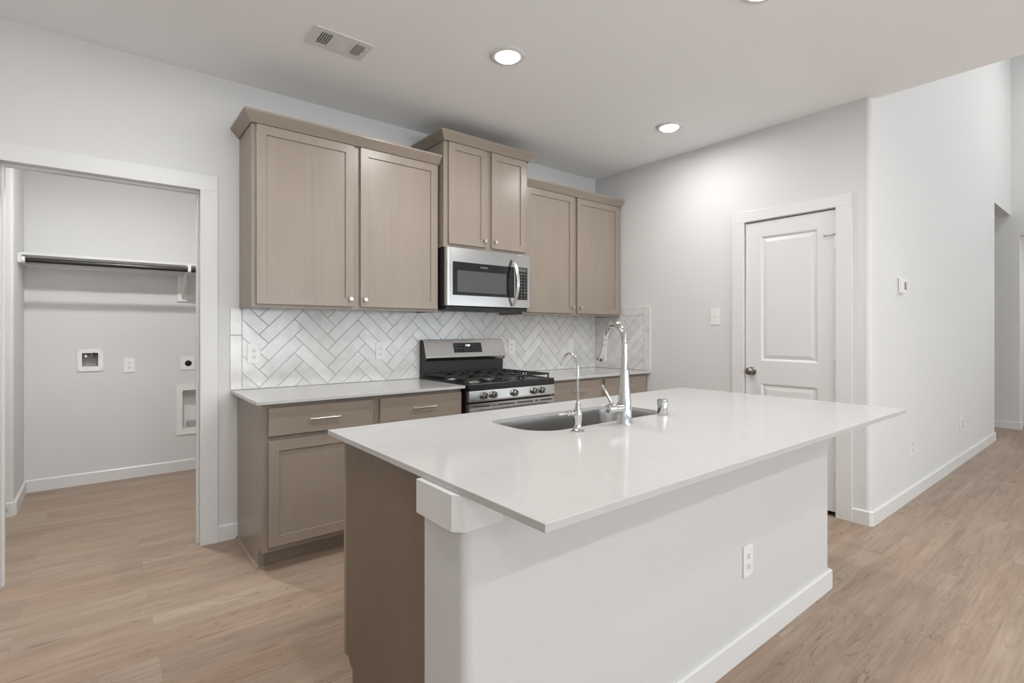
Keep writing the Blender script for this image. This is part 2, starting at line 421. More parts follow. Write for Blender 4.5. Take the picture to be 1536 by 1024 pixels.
# front (window) wall and left wall
bm = bmesh.new()
plate(bm, [(-5.6, 0), (5.34, 0), (5.34, 4.9), (-5.6, 4.9)], [rect(x0, x1, z0, z1) for x0, x1, z0, z1, p in WINS], XZ, -9.12, -9.0)
struct('wall_front', bm, 'wall')
for i, (x0, x1, z0, z1, p) in enumerate(WINS):
    bm = bmesh.new(); plate(bm, rect(x0-.0, x1+.0, z0, z1), [rect(x0+.05, x1-.05, z0+.05, z1-.05)], XZ, -9.08, -9.02)
    box(bm, (x0+x1)/2-.02, (x0+x1)/2+.02, -9.07, -9.03, z0+.05, z1-.05); box(bm, x0+.05, x1-.05, -9.07, -9.03, (z0+z1)/2-.02, (z0+z1)/2+.02)
    struct('window_%d' % (i+1), bm, 'trim')
bm = bmesh.new()
plate(bm, [(-9.0, 0), (2.1, 0), (2.1, CH), (-9.0, CH)], [rect(-6.8, -4.4, 0.7, 2.3)], YZ, -5.6, -5.5)
struct('wall_left', bm, 'wall')
bm = bmesh.new(); plate(bm, rect(-6.8, -4.4, .7, 2.3), [rect(-6.75, -4.45, .75, 2.25)], YZ, -5.58, -5.52)
struct('window_4', bm, 'trim')
# laundry room
LY = 1.97; LX = -4.29
bm = bmesh.new()
plate(bm, [(-5.5, 0), (-2.2, 0), (-2.2, CH), (-5.5, CH)], [rect(-3.951, -3.845, 0.955, 1.068), rect(-3.263, -3.09, 0.375, 0.716)], XZ, LY, LY+.12)
struct('wall_laundry_back', bm, 'wall')
struct('wall_laundry_right', B(-2.3, -2.2, 0.115, LY, 0, CH), 'wall')
a_ = [(LX-.02+.02*math.cos(t), 1.35+.02+.02*math.sin(t)) for t in [-PI/2*i/6 for i in range(7)]]
bm = bmesh.new(); prism(bm, [(-5.5, LY)]+[(LX, LY)]+a_+[(-5.5, 1.35)], XY, 0, CH)
struct('wall_laundry_left', bm, 'wall', smooth=True)

# trim: casings and jambs
bm = bmesh.new()
CW = .0895
box(bm, OX1, OX1+CW, -.017, 0, 0, OZ); box(bm, OX0-CW, OX0, -.017, 0, 0, OZ); box(bm, OX0-CW, OX1+CW, -.017, 0, OZ, OZ+CW)
struct('trim_1', bm, 'trim', bevel=.002)
bm = bmesh.new()
for s, xx in ((1, OX1), (-1, OX0)):
    a0, a1 = sorted((xx, xx+s*.016)); box(bm, a0, a1, 0.0, .115, 0, OZ+.016)
    a0, a1 = sorted((xx-s*.011, xx)); box(bm, a0, a1, .040, .075, 0, OZ-.011)
box(bm, OX0, OX1, 0.0, .115, OZ, OZ+.016); box(bm, OX0, OX1, .040, .075, OZ-.011, OZ)
struct('trim_2', bm, 'trim', bevel=.0015)
bm = bmesh.new()
box(bm, OX1, OX1+CW, .115, .132, 0, OZ); box(bm, OX0-CW, OX0, .115, .132, 0, OZ); box(bm, OX0-CW, OX1+CW, .115, .132, OZ, OZ+CW)
struct('trim_3', bm, 'trim', bevel=.002)
bm = bmesh.new()
box(bm, -.017, 0, DY0-.004, DY0+.090, 0, DZ+.004); box(bm, -.017, 0, DY1-.094, DY1+.002, 0, DZ+.004); box(bm, -.017, 0, DY1-.094, DY0+.090, DZ+.004, 2.150)
struct('trim_4', bm, 'trim', bevel=.002)
bm = B((0, .115, DY0, DY0+.014, 0, DZ+.014), (0, .115, DY1-.014, DY1, 0, DZ+.014), (0, .115, DY1, DY0, DZ, DZ+.014),
       (.046, .058, DY0-.012, DY0, 0, DZ), (.046, .058, DY1, DY1+.012, 0, DZ))
struct('trim_5', bm, 'trim', bevel=.001)

# baseboards
BH = .094
def bboard(name, pts, t=.014, h=BH):
    """pts: list of (x,y) on the wall face, board goes to the left of travel direction"""
    prof = [(0, 0), (t, 0), (t, h-.008), (t*.55, h), (0, h)]
    bm = bmesh.new(); P = [Vector((x, y)) for x, y in pts]; cols = []
    for i, p in enumerate(P):
        dirs = []
        if i > 0: dirs.append((P[i]-P[i-1]).normalized())
        if i < len(P)-1: dirs.append((P[i+1]-P[i]).normalized())
        ns = [Vector((-d.y, d.x)) for d in dirs]
        n = ns[0] if len(ns) == 1 else (ns[0]+ns[1])/(1+ns[0].dot(ns[1]))
        cols.append([bm.verts.new((p.x+n.x*a, p.y+n.y*a, b)) for a, b in prof])
    for c0, c1 in zip(cols, cols[1:]):
        for k in range(5): bm.faces.new((c0[k], c0[(k+1) % 5], c1[(k+1) % 5], c1[k]))
    bm.faces.new(cols[0]); bm.faces.new(cols[-1][::-1])
    return struct(name, bm, 'trim')
bboard('baseboard_back', [(-3.192, 0), (OX1+CW, 0)][::-1][::-1] and [(-3.190, -0.0), (OX1+CW, -0.0)][::-1], t=-.014)
bboard('baseboard_right', [(0, -0.66), (0, DY0+.090)], t=-.014)
bboard('baseboard_hall', [(0, DY1-.094), (0, YH+.012), (0.012, YH), (4.12, YH), (4.12, YH+.3)], t=-.014)
bboard('baseboard_far', [(5.2, 0.0), (5.2, -2.42), (5.34, -2.42)], t=-.014)
bboard('baseboard_laundry', [(-2.3, LY), (LX, LY), (LX, 1.365), (LX-.015, 1.35), (-5.4, 1.35)], t=.014)

# pantry door
door = bpy.data.objects.new('door_1', None); COL.objects.link(door); door.location = (0, -1.826, 0); door['kind'] = 'structure'
DF = 0.003   # face of the slab
SY0, SY1, SZ0, SZ1 = -1.5195, -2.1335, 0.032, 2.058
P1 = (-1.633, -2.024, 1.022, 1.948); P2 = (-1.633, -2.024, 0.19, 0.856)
bm = bmesh.new()
def rectYZ(p, dx, ins): return [(DF+dx, p[0]-ins, p[2]+ins), (DF+dx, p[1]+ins, p[2]+ins), (DF+dx, p[1]+ins, p[3]-ins), (DF+dx, p[0]-ins, p[3]-ins)]
plate(bm, rect(SY1, SY0, SZ0, SZ1), [rect(p[1], p[0], p[2], p[3]) for p in (P1, P2)], YZ, DF, DF+.036)
for p in (P1, P2):
    rings4(bm, [rectYZ(p, 0, 0), rectYZ(p, .002, .006), rectYZ(p, .011, .016), rectYZ(p, .011, .020), rectYZ(p, .004, .045)])
obj('slab', bm, 'trim', door)
bm = bmesh.new(); lathe(bm, (DF, -1.571, .944), (-1, 0, 0), [(0, .032), (.006, .031), (.009, .026), (.012, .014), (.030, .012), (.034, .018), (.040, .026), (.050, .029), (.058, .026), (.064, .016), (.066, 0)])
obj('knob', bm, 'pewter', door, smooth=True)
for z in (1.84, 1.094, .350):
    bm = bmesh.new(); tube(bm, [(-.006, SY1-.001, z-.048), (-.006, SY1-.001, z+.048)], .0062, 10); box(bm, -.002, .003, SY1-.004, SY1+.010, z-.045, z+.045)
    obj('hinge', bm, 'plastic', door, smooth=True)
bm = bmesh.new(); tube(bm, [(-.010, SY1+.003, 1.889), (-.030, SY1+.055, 1.884)], .003, 8)
tube(bm, [(-.030, SY1+.052, 1.884), (-.033, SY1+.060, 1.884)], .006, 10); tube(bm, [(-.006, SY1, 1.884), (-.006, SY1, 1.896)], .009, 10)
obj('hinge_stop', bm, 'pewter', door, smooth=True)

# ---------------------------------------------------------------- ceiling lamps
def lamp(loc, label, r=.095, power=CAN_P, z=CH):
    t = thing('recessed_ceiling_light', label, 'ceiling light', (loc[0], loc[1], z), 'recessed ceiling lights')
    bm = bmesh.new(); lathe(bm, (loc[0], loc[1], z), (0, 0, -1), [(0, r), (.004, r), (.009, r*.93), (.010, r*.72), (.004, r*.69), (.0, r*.69)], 40)
    obj('trim_ring', bm, 'trim', t, smooth=True)
    bm = bmesh.new(); lathe(bm, (loc[0], loc[1], z-.0005), (0, 0, -1), [(0, r*.70), (.012, r*.68), (.019, r*.58), (.022, r*.3), (.0225, 0)], 40)
    obj('lens', bm, 'lens', t, smooth=True)
    area('lamp_light', (loc[0], loc[1], z-.03), (0, 0, 0), r*1.3, r*1.3, power, CAN_COL, 'DISK')
    return t
lamp((-2.106, -1.262), 'round recessed ceiling light nearest the air vent')
lamp((-.579, -1.242), 'round recessed ceiling light over the right-hand counter, farthest from the vent', power=CAN_P*.72)
lamp((-1.575, -2.39), 'round recessed ceiling light over the island, cut by the top edge')
for i, p in enumerate([(-3.7, -1.25), (-3.1, -2.39), (-3.0, -5.1), (-1.2, -5.1), (-4.6, -5.1), (-.4, -3.9), (-3.0, -7.2), (-1.2, -7.2)]):
    lamp(p, ['recessed ceiling light in front of the laundry opening', 'recessed ceiling light over the left end of the island', 'recessed ceiling light behind the camera, middle of its row',
             'recessed ceiling light behind the camera, right of its row', 'recessed ceiling light behind the camera, left of its row', 'recessed ceiling light at the edge of the kitchen ceiling',
             'recessed ceiling light near the left window', 'recessed ceiling light near the middle window'][i], power=CAN_P if p[1] > -5 else CAN_LIV)
for p, q_, lb, pw in (((2.6, -5.2), 4.9, 'added unseen light in the high living room ceiling, nearer the kitchen', 16), ((4.0, -3.9), 4.9, 'added unseen light in the high living room ceiling, farther from the kitchen', 22), ((6.2, -3.6), 2.743, 'added unseen light in the room beyond the far opening', 16)):  # added lamps, unseen, to brighten the far wall and the room beyond
    lamp(p, lb, power=pw, z=q_)
lamp((-3.62, .50), 'ceiling light inside the laundry room', r=.10, power=LAUN_P)

# ceiling vent
vx0, vx1, vy0, vy1 = -3.016, -2.715, -.903, -.715
t = thing('ceiling_vent', 'white louvred air vent in the kitchen ceiling', 'air vent', (-2.865, -.81, CH))
bm = bmesh.new()
secs = [(-2.972, -2.915), (-2.893, -2.822), (-2.795, -2.743)]
plate(bm, rect(vx0, vx1, vy0, vy1), [rect(a, b, -.868, -.750) for a, b in secs], XY, CH-.007, CH-.0005)
obj('frame', bm, 'trim', t, bevel=.0015)
bm = B(-2.985, -2.735, -.872, -.746, CH-.0004, CH+.0)
bm.free()
for k, (a, b) in enumerate(secs):
    bm = bmesh.new()
    if k == 1:
        for j in range(9):
            y = -.8675+.0130*j; prism(bm, [(y, CH-.0064), (y+.0112, CH-.0078), (y+.0118, CH-.0066), (y+.0004, CH-.0054)], YZ, a, b)
    else:
        n = 5
        for j in range(n+1):
            x = a+(b-a)*j/n
            if k == 0: box(bm, x-.0016, x+.0016, -.868, -.750, CH-.0065, CH-.0035)
            else: prism(bm, [(x-.004, CH-.0075), (x-.001, CH-.0085), (x+.004, CH-.003), (x+.001, CH-.002)], XZ, -.868, -.750)
        if k == 0:
            for j in range(1, 7): box(bm, a, b, -.868+.0169*j-.0006, -.868+.0169*j+.0006, CH-.0032, CH-.0022)
    obj('louvres', bm, 'trim', t)
    bm = B(a-.003, b+.003, -.872, -.746, CH-.0012, CH-.0004)
    obj('slot_backing', bm, ('shadow', 'trim', 'galv')[k], t)  # flat sheets whose tone stands for the shade behind each louvre section
obj('damper_lever', B(-2.737, -2.733, -.850, -.815, CH-.016, CH-.007), 'trim', t)

# ---------------------------------------------------------------- cabinets
def shaker(parent, x0, x1, z0, z1, yf, fw=.052, name='door', t=.019, knob=None):
    """shaker door whose front face lies on y = yf (facing -y)"""
    bm = bmesh.new()
    def rc(dy, i): return [(x0+i, yf+dy, z0+i), (x1-i, yf+dy, z0+i), (x1-i, yf+dy, z1-i), (x0+i, yf+dy, z1-i)]
    plate(bm, rect(x0, x1, z0, z1), [rect(x0+fw, x1-fw, z0+fw, z1-fw)], XZ, yf, yf+t)
    box(bm, x0+fw-.004, x1-fw+.004, yf+.009, yf+.015, z0+fw-.004, z1-fw+.004)
    d = obj(name, bm, 'wood', parent, bevel=.0014)
    if knob:
        bm = bmesh.new(); lathe(bm, (knob[0], yf, knob[1]), (0, -1, 0), [(0, .007), (.003, .006), (.012, .0055), (.016, .0115), (.022, .0135), (.027, .0125), (.029, 0)], 20)
        obj('knob', bm, 'nickel', d, smooth=True)
    return d
def drawer(parent, x0, x1, z0, z1, yf, pull=True):
    d = obj('drawer', B(x0, x1, yf, yf+.019, z0, z1), 'wood_x', parent, bevel=.0014)
    if pull:
        xc, zc = (x0+x1)/2, (z0+z1)/2
        bm = bmesh.new(); tube(bm, [(xc-.082, yf-.030, zc), (xc+.082, yf-.030, zc)], .0058, 12)
        for s in (-.055, .055): tube(bm, [(xc+s, yf, zc), (xc+s, yf-.030, zc)], .0045, 8)
        obj('pull', bm, 'nickel', d, smooth=True)
    return d
def crown(parent, x0, x1, yb, zb, proj=.046, h=.060, left=True, right=True):
    """flat sloped crown around the front (y=yb) and sides of a cabinet from z=zb"""
    bm = bmesh.new()
    prof = [(0, 0), (.006, 0), (proj, h-.012), (proj, h), (0, h)]
    path = []
    if left: path.append((Vector((x0, -.001)), Vector((-1, 0))))
    path.append((Vector((x0, yb)), Vector((-1 if left else 0, -1))))
    path.append((Vector((x1, yb)), Vector((1 if right else 0, -1))))
    if right: path.append((Vector((x1, -.001)), Vector((1, 0))))
    cols = [[bm.verts.new((p.x+n.x*a, p.y+n.y*a, zb+b)) for a, b in prof] for p, n in path]
    for c0, c1 in zip(cols, cols[1:]):
        for k in range(5): bm.faces.new((c0[k], c0[(k+1) % 5], c1[(k+1) % 5], c1[k]))
    bm.faces.new(cols[0]); bm.faces.new(cols[-1][::-1])
    return obj('crown_moulding', bm, 'wood_x', parent)
def carcass(parent, x0, x1, y1, z0, z1, ff=.019, stiles=(), rails=(), recess=.018, name='carcass'):
    """box body behind a face frame; y1 = face frame front"""
    bm = bmesh.new()
    box(bm, x0+.004, x1-.004, y1+ff, -.001, z0+recess, z1); box(bm, x0, x0+.004, y1+ff, -.001, z0, z1); box(bm, x1-.004, x1, y1+ff, -.001, z0, z1)
    o = obj(name, bm, 'wood', parent)
    bm = bmesh.new()
    box(bm, x0, x0+.038, y1, y1+ff, z0, z1); box(bm, x1-.038, x1, y1, y1+ff, z0, z1)
    for s in stiles: box(bm, s-.03, s+.03, y1, y1+ff, z0, z1)
    for r0, r1 in rails: box(bm, x0+.038, x1-.038, y1+.0003, y1+ff, r0, r1)
    obj('face_frame', bm, 'wood', parent, bevel=.0008)
    return o
UZ0, UZ1, UTOP = 1.378, 2.410, 2.405
# left wall cabinet
t = thing('wall_cabinet', 'large taupe two-door wall cabinet left of the microwave', 'cabinet', (-2.58, -.16, UZ0))
carcass(t, -3.178, -1.983, -.315, UZ0, 2.415, stiles=(-2.576,), rails=((UZ0, UZ0+.04), (2.36, 2.415)))
shaker(t, -3.156, -2.598, 1.397, 2.402, -.335, knob=(-2.622, 1.443))
shaker(t, -2.554, -1.997, 1.397, 2.402, -.335, knob=(-2.528, 1.443))
crown(t, -3.180, -1.985, -.330, 2.405, left=True, right=False)
# over-microwave cabinet
t = thing('wall_cabinet', 'taller-set taupe two-door cabinet directly above the microwave', 'cabinet', (-1.594, -.19, 1.83))
carcass(t, -1.975, -1.213, -.378, 1.832, 2.58, stiles=(-1.596,), rails=((1.832, 1.87), (2.54, 2.58)))
shaker(t, -1.942, -1.617, 1.856, 2.566, -.398, knob=(-1.642, 1.903), fw=.05)
shaker(t, -1.572, -1.242, 1.856, 2.566, -.398, knob=(-1.546, 1.903), fw=.05)
crown(t, -1.977, -1.211, -.393, 2.569, left=True, right=True)
# right wall cabinet
t = thing('wall_cabinet', 'taupe two-door wall cabinet right of the microwave, beside the corner', 'cabinet', (-.6, -.16, UZ0))
carcass(t, -1.207, -.012, -.315, UZ0, 2.415, stiles=(-.62,), rails=((UZ0, UZ0+.04), (2.36, 2.415)))
shaker(t, -1.185, -.642, 1.397, 2.402, -.335, knob=(-.668, 1.450))
shaker(t, -.601, -.042, 1.397, 2.402, -.335, knob=(-.571, 1.450))
crown(t, -1.209, -.016, -.330, 2.405, left=False, right=False)

CZ, CT = .889, .018
def base(label, x0, x1, drs, dws, yl=False, kick=True):
    t = thing('base_cabinet', label, 'cabinet', ((x0+x1)/2, -.3, 0))
    zt = CZ-CT
    bm = bmesh.new()
    prism(bm, [(-.59, zt), (-.001, zt), (-.001, 0), (-.525, 0), (-.525, .105), (-.59, .105)], YZ, x0, x1)
    obj('carcass', bm, 'wood', t)
    bm = bmesh.new(); xm = (dws[0][1]+dws[1][0])/2
    for a, b in ((x0, x0+.038), (x1-.038, x1), (xm-.035, xm+.035)): box(bm, a, b, -.610, -.590, .105, zt)
    for a, b in ((.105, .15), (.670, .715), (zt-.03, zt)): box(bm, x0+.038, x1-.038, -.6097, -.590, a, b)
    obj('face_frame', bm, 'wood', t, bevel=.0008)
    for a, b in dws: drawer(t, a, b, .703, .849, -.630)
    for k, (a, b) in enumerate(drs): shaker(t, a, b, .134, .676, -.630, knob=((b-.026, .628) if k == 0 else (a+.026, .628)) if x0 > -2 else None)
    return t
t = base('taupe base cabinet left of the range, two drawers over two doors', -3.190, -1.985, [(-3.164, -2.600), (-2.556, -1.992)], [(-3.164, -2.600), (-2.556, -1.992)])
bm = B(-3.186, -3.160, -.535, -.5255, 0, .104); obj('kick_corner', bm, 'wood', t)
bm = bmesh.new()
q = [(0, 0), (.014, 0), (.012, .008), (.008, .0125), (0, .015)]
cols = [[bm.verts.new(p) for p in pts] for pts in (
    [(-3.190-a, -.002, b) for a, b in q], [(-3.190-a, -.525-a, b) for a, b in q], [(-1.985, -.525-a, b) for a, b in q])]
for c0, c1 in zip(cols, cols[1:]):
    for k in range(5): bm.faces.new((c0[k], c0[(k+1) % 5], c1[(k+1) % 5], c1[k]))
bm.faces.new(cols[0]); bm.faces.new(cols[-1][::-1])
obj('shoe_moulding', bm, 'shoe', t)
base('taupe base cabinet right of the range, mostly hidden behind the island', -1.200, -.012, [(-1.161, -.635), (-.582, -.034)], [(-1.161, -.635), (-.582, -.034)])

# wall counters
bm = B(-3.226, -1.978, -.656, -.001, CZ-CT, CZ)
tag(obj('countertop', bm, 'quartz', bevel=.0015), 'white quartz counter slab left of the range', 'countertop')
bm = B(-1.202, -.001, -.656, -.001, CZ-CT, CZ)
tag(obj('countertop', bm, 'quartz', bevel=.0015), 'white quartz counter slab right of the range, in the corner', 'countertop')

# ---------------------------------------------------------------- herringbone backsplash
TW, TL, GR = .0767, .297, .0032
def clip(poly, a0, a1, b0, b1):
    def cut(P, f, inter):
        out = []
        for i in range(len(P)):
            p, q_ = P[i], P[(i+1) % len(P)]
            if f(p): out.append(p)
            if f(p) != f(q_): out.append(inter(p, q_))
        return out
    def at(k, v): return lambda p, q_: tuple(p[j]+(q_[j]-p[j])*(v-p[k])/(q_[k]-p[k]) for j in (0, 1))
    for k, v, s in ((0, a0, 1), (0, a1, -1), (1, b0, 1), (1, b1, -1)):
        poly = cut(poly, lambda p: s*(p[k]-v) >= 0, at(k, v))
        if len(poly) < 3: return []
    return poly
def herring(bm, lay, a0, a1, b0, b1, s0, t0, to3, h0, h1, rnd, avoid=()):
    r2 = math.sqrt(2)
    for m_ in range(-9, 9):
        for k in range(-24, 24):
            ox, oy = k*TW+m_*TL, k*TW-m_*TL
            for (u0, u1, v0, v1) in ((0, TL, 0, TW), (TL, TL+TW, TW-TL, TW)):
                g = GR/2
                q_ = [(ox+u, oy+v) for u, v in ((u0+g, v0+g), (u1-g, v0+g), (u1-g, v1-g), (u0+g, v1-g))]
                P = [(s0+(x-y)/r2, t0+(x+y)/r2) for x, y in q_]
                P = clip(P, a0, a1, b0, b1)
                if len(P) < 3: continue
                ar = abs(sum(P[i][0]*P[(i+1) % len(P)][1]-P[(i+1) % len(P)][0]*P[i][1] for i in range(len(P))))/2
                if ar < 4e-5: continue
                tone = rnd.random()
                tile(bm, lay, P, to3, h0, h1, tone)
def tile(bm, lay, P, to3, h0, h1, tone):
    cx = sum(p[0] for p in P)/len(P); cy = sum(p[1] for p in P)/len(P)
    lo = [bm.verts.new(to3(a, b, h0)) for a, b in P]
    hb = h0+(h1-h0)*.75; mid = [bm.verts.new(to3(a, b, hb)) for a, b in P]
    def ins(a, b):
        d = math.hypot(a-cx, b-cy); k = max(0, (d-.0015)/d) if d > 0 else 1
        return (cx+(a-cx)*k, cy+(b-cy)*k)
    hi = [bm.verts.new(to3(*ins(a, b), h1)) for a, b in P]
    n = len(P); fs = [bm.faces.new(hi)]
    for i in range(n):
        j = (i+1) % n
        fs.append(bm.faces.new((lo[i], lo[j], mid[j], mid[i]))); fs.append(bm.faces.new((mid[i], mid[j], hi[j], hi[i])))
    for f in fs:
        for lp in f.loops: lp[lay] = (tone, tone, tone, 1)
rnd = random.Random(3)
bm = bmesh.new(); lay = bm.loops.layers.color.new('tone')
W = lambda a, b, h: (a, -h, b)
TH0, TH1 = .0015, .0075
herring(bm, lay, -3.164, -.008, CZ+.002, 1.43, -3.016, .950, W, TH0, TH1, rnd)
for (z0, z1) in ((CZ+.002, 1.218), (1.222, 1.43)):
    z1 = min(z1, 1.385)
    tile(bm, lay, rect(-3.228, -3.167, z0, z1), W, TH0, TH1, rnd.random())
t = thing('tile_backsplash', 'off-white glazed herringbone tile backsplash on the back wall above the counters', 'backsplash', (-1.6, 0, 1.1))
obj('tiles', bm, 'tile', t)
obj('grout', B((-3.2285, -1.979, -.004, -.0002, CZ+.0005, 1.377), (-1.977, -1.203, -.004, -.0002, CZ-.1, 1.385), (-1.206, -.001, -.004, -.0002, CZ+.0005, 1.377)), 'grout', t)
bm = bmesh.new(); lay = bm.loops.layers.color.new('tone')
W2 = lambda a, b, h: (-h, -a, b)    # a = distance from the corner along the right wall
herring(bm, lay, .008, .582, CZ+.002, 1.384, 3.016-3.016, .950, W2, TH0, TH1, rnd)
for z0, z1 in ((CZ+.002, 1.245), (1.249, 1.456)): tile(bm, lay, rect(.586, .650, z0, z1), W2, TH0, TH1, rnd.random())
for a0, a1 in ((.34, .583),): tile(bm, lay, rect(a0, a1, 1.388, 1.456), W2, TH0, TH1, rnd.random())
t = thing('tile_backsplash', 'short herringbone tile return on the right-hand wall beside the corner', 'backsplash', (0, -.33, 1.17))
obj('tiles', bm, 'tile', t)
obj('grout', B((-.004, -.0002, -.650, -.0045, CZ+.0005, 1.377), (-.004, -.0002, -.650, -.338, 1.377, 1.457)), 'grout', t)
obj('edge_strip', B((-.008, -.0002, -.6565, -.6505, CZ+.0005, 1.463), (-.008, -.0002, -.6505, -.338, 1.457, 1.463)), 'plastic', t)

# ---------------------------------------------------------------- wall plates
def outlet_proto(label, loc, w=.074, h=.122, group='duplex outlets'):
    """faces -y, centre at loc"""
    t = thing('power_outlet', label, 'outlet', loc, group)
    x, y, z = loc
    bm = bmesh.new(); prism(bm, rrect(x-w/2, x+w/2, z-h/2, z+h/2, .004, 3), XZ, y-.0055, y)
    obj('cover_plate', bm, 'plastic', t, bevel=.0015)
    for s in (-1, 1):
        zc = z+s*.0195*h/.122
        bm = bmesh.new(); prism(bm, rrect(x-.017, x+.017, zc-.014, zc+.014, .010, 5), XZ, y-.0075, y-.0054)
        rc = obj('receptacle', bm, 'plastic', t, bevel=.0008)
        bm = B((x-.0075, x-.005, y-.0080, y-.0074, zc-.003, zc+.006), (x+.005, x+.0075, y-.0080, y-.0074, zc-.002, zc+.006))
        prism(bm, [(x+.0035*math.cos(a), zc-.008+.0035*math.sin(a)) for a in [2*PI*i/10 for i in range(10)]], XZ, y-.0080, y-.0074)
        obj('slots', bm, 'plastic_dark', rc)
    return t
ot = outlet_proto('white duplex outlet at the left end of the tiled backsplash', (-3.100, -.0078, 1.107))
for loc, lb in (((-2.274, -.0078, 1.103), 'white duplex outlet on the tile midway between the left end and the range'),
                ((-1.075, -.0078, 1.110), 'white duplex outlet on the tile just right of the range backguard')):
    dup(ot, loc, None, lb)
o4 = dup(ot, (-1.880, -2.4752, .357), None, 'white duplex outlet low on the front of the island')
o5 = dup(ot, (-3.641, LY, .957), None, 'white duplex outlet on the laundry wall right of the washer box')
h1 = dup(ot, (.885, YH, .383), None, 'white outlet low on the tall hall wall, nearer the kitchen'); h1.scale = (1.45, 1, 1.22)
h2 = dup(ot, (2.50, YH, .376), None, 'white outlet low on the tall hall wall, farther from the kitchen'); h2.scale = (2.4, 1, 1.2)
def rocker(name, label, cat, loc, w, h, to3s, toggle=True):
    t = thing(name, label, cat, loc)
    x, y, z = loc
    if to3s == 'y':
        bm = bmesh.new(); prism(bm, rrect(x-w/2, x+w/2, z-h/2, z+h/2, .004, 3), XZ, y-.0055, y); obj('cover_plate', bm, 'plastic', t, bevel=.0015)
        bm = B(x-.016, x+.016, y-.008, y-.005, z-.033, z+.033); obj('switch', bm, 'plastic', t, bevel=.001)
    else:
        bm = bmesh.new(); prism(bm, rrect(y-w/2, y+w/2, z-h/2, z+h/2, .004, 3), YZ, x-.0055, x); obj('cover_plate', bm, 'plastic', t, bevel=.0015)
        bm = B(x-.0065, x-.005, y-.006, y+.006, z-.012, z+.012)
        prism(bm, [(x-.006, z-.006), (x-.006, z+.006), (x-.018, z+.011), (x-.018, z+.006)], XZ, y-.0035, y+.0035)
        obj('switch', bm, 'plastic', t, bevel=.0005)
    return t
rocker('light_switch', 'white rocker plate on the tile behind the filter tap', 'switch', (-.355, -.0078, 1.105), .074, .122, 'y')
rocker('light_switch', 'white toggle light switch on the wall left of the pantry door', 'switch', (-.0002, -1.276, 1.361), .082, .132, 'x')
# thermostat
t = thing('thermostat', 'white wall thermostat with a small grey screen on the tall hall wall', 'thermostat', (.585, YH, 1.56))
bm = bmesh.new(); prism(bm, rrect(.520, .640, 1.497, 1.628, .008, 4), XZ, YH-.006, YH); obj('back_plate', bm, 'plastic', t, bevel=.001)
bm = bmesh.new(); prism(bm, rrect(.528, .632, 1.512, 1.618, .006, 4), XZ, YH-.032, YH-.009); obj('body', bm, 'plastic', t, bevel=.002)
obj('gasket', B(.534, .626, YH-.0095, YH-.0055, 1.518, 1.612), 'plastic_dark', t)
obj('screen', B(.578, .622, YH-.0330, YH-.0318, 1.535, 1.590), 'lcd', t)

# ---------------------------------------------------------------- laundry fittings
t = thing('closet_shelf', 'white laundry shelf across the back wall with a dark hanging rod', 'shelf', (-3.3, 1.8, 1.8))
obj('board', B(LX+.001, -2.301, 1.665, LY-.001, 1.800, 1.818), 'trim', t, bevel=.001)
obj('cleat', B((LX+.0005, LX+.018, 1.56, LY-.001, 1.735, 1.7995), (LX+.018, -2.301, LY-.019, LY-.0005, 1.735, 1.7995)), 'trim', t, bevel=.001)
bm = bmesh.new(); tube(bm, [(LX+.02, 1.605, 1.757), (-2.31, 1.605, 1.757)], .0185, 20); obj('rod', bm, 'rod', t, smooth=True)
bm = bmesh.new(); lathe(bm, (LX+.0005, 1.605, 1.757), (1, 0, 0), [(0, .035), (.006, .035), (.008, .024), (.036, .022), (.036, .017)], 24); obj('rod_socket', bm, 'plastic', t, smooth=True)
bm = B((-3.300, -3.226, LY-.016, LY-.0005, 1.508, 1.7345), (-3.268, -3.258, 1.60, LY-.016, 1.786, 1.7995))
prism(bm, [(LY-.016, 1.53), (LY-.016, 1.60), (1.68, 1.786), (1.62, 1.786), (1.62, 1.775)], YZ, -3.268, -3.258)
yr, zr = 1.605, 1.757
oc = [(yr+.024*math.sin(a), zr-.024*math.cos(a)) for a in [-PI*.5+PI*i/10 for i in range(11)]]
ic = [(yr+.0188*math.sin(a), zr-.0188*math.cos(a)) for a in [PI*.5-PI*i/10 for i in range(11)]]
prism(bm, [(yr-.024, 1.7995)]+oc+[(yr+.024, 1.7995), (yr+.0188, 1.7995)]+ic+[(yr-.0188, 1.7995)], YZ, -3.262, -3.240)
bmk = bm
obj('bracket', bmk, 'plastic', t, bevel=.001)
# washer box
t = thing('washer_outlet_box', 'white recessed washing machine outlet box with valves on the laundry wall', 'outlet box', (-3.897, LY, 1.01))
bm = bmesh.new(); plate(bm, rrect(-3.979, -3.814, .917, 1.098, .004, 3), [rect(-3.949, -3.847, .957, 1.066)], XZ, LY-.008, LY-.0005); obj('frame', bm, 'plastic', t, bevel=.0015)
bm = B((-3.9505, -3.949, LY-.004, LY+.07, .956, 1.0675), (-3.847, -3.8455, LY-.004, LY+.07, .956, 1.0675), (-3.949, -3.847, LY-.004, LY+.07, .9555, .957), (-3.949, -3.847, LY-.004, LY+.07, 1.066, 1.0675), (-3.9505, -3.8455, LY+.07, LY+.072, .956, 1.0675))
obj('lining', bm, 'galv', t)
for xx, mt in ((-3.925, 'pewter'), (-3.873, 'black')):
    bm = bmesh.new(); tube(bm, [(xx, LY+.03, 1.065), (xx, LY+.03, 1.025)], .006, 10); tube(bm, [(xx, LY+.03, 1.040), (xx, LY+.002, 1.040)], .009, 14); tube(bm, [(xx, LY+.03, 1.050), (xx+.03, LY+.01, 1.052)], .003, 8)
    obj('valve', bm, mt, t, smooth=True)
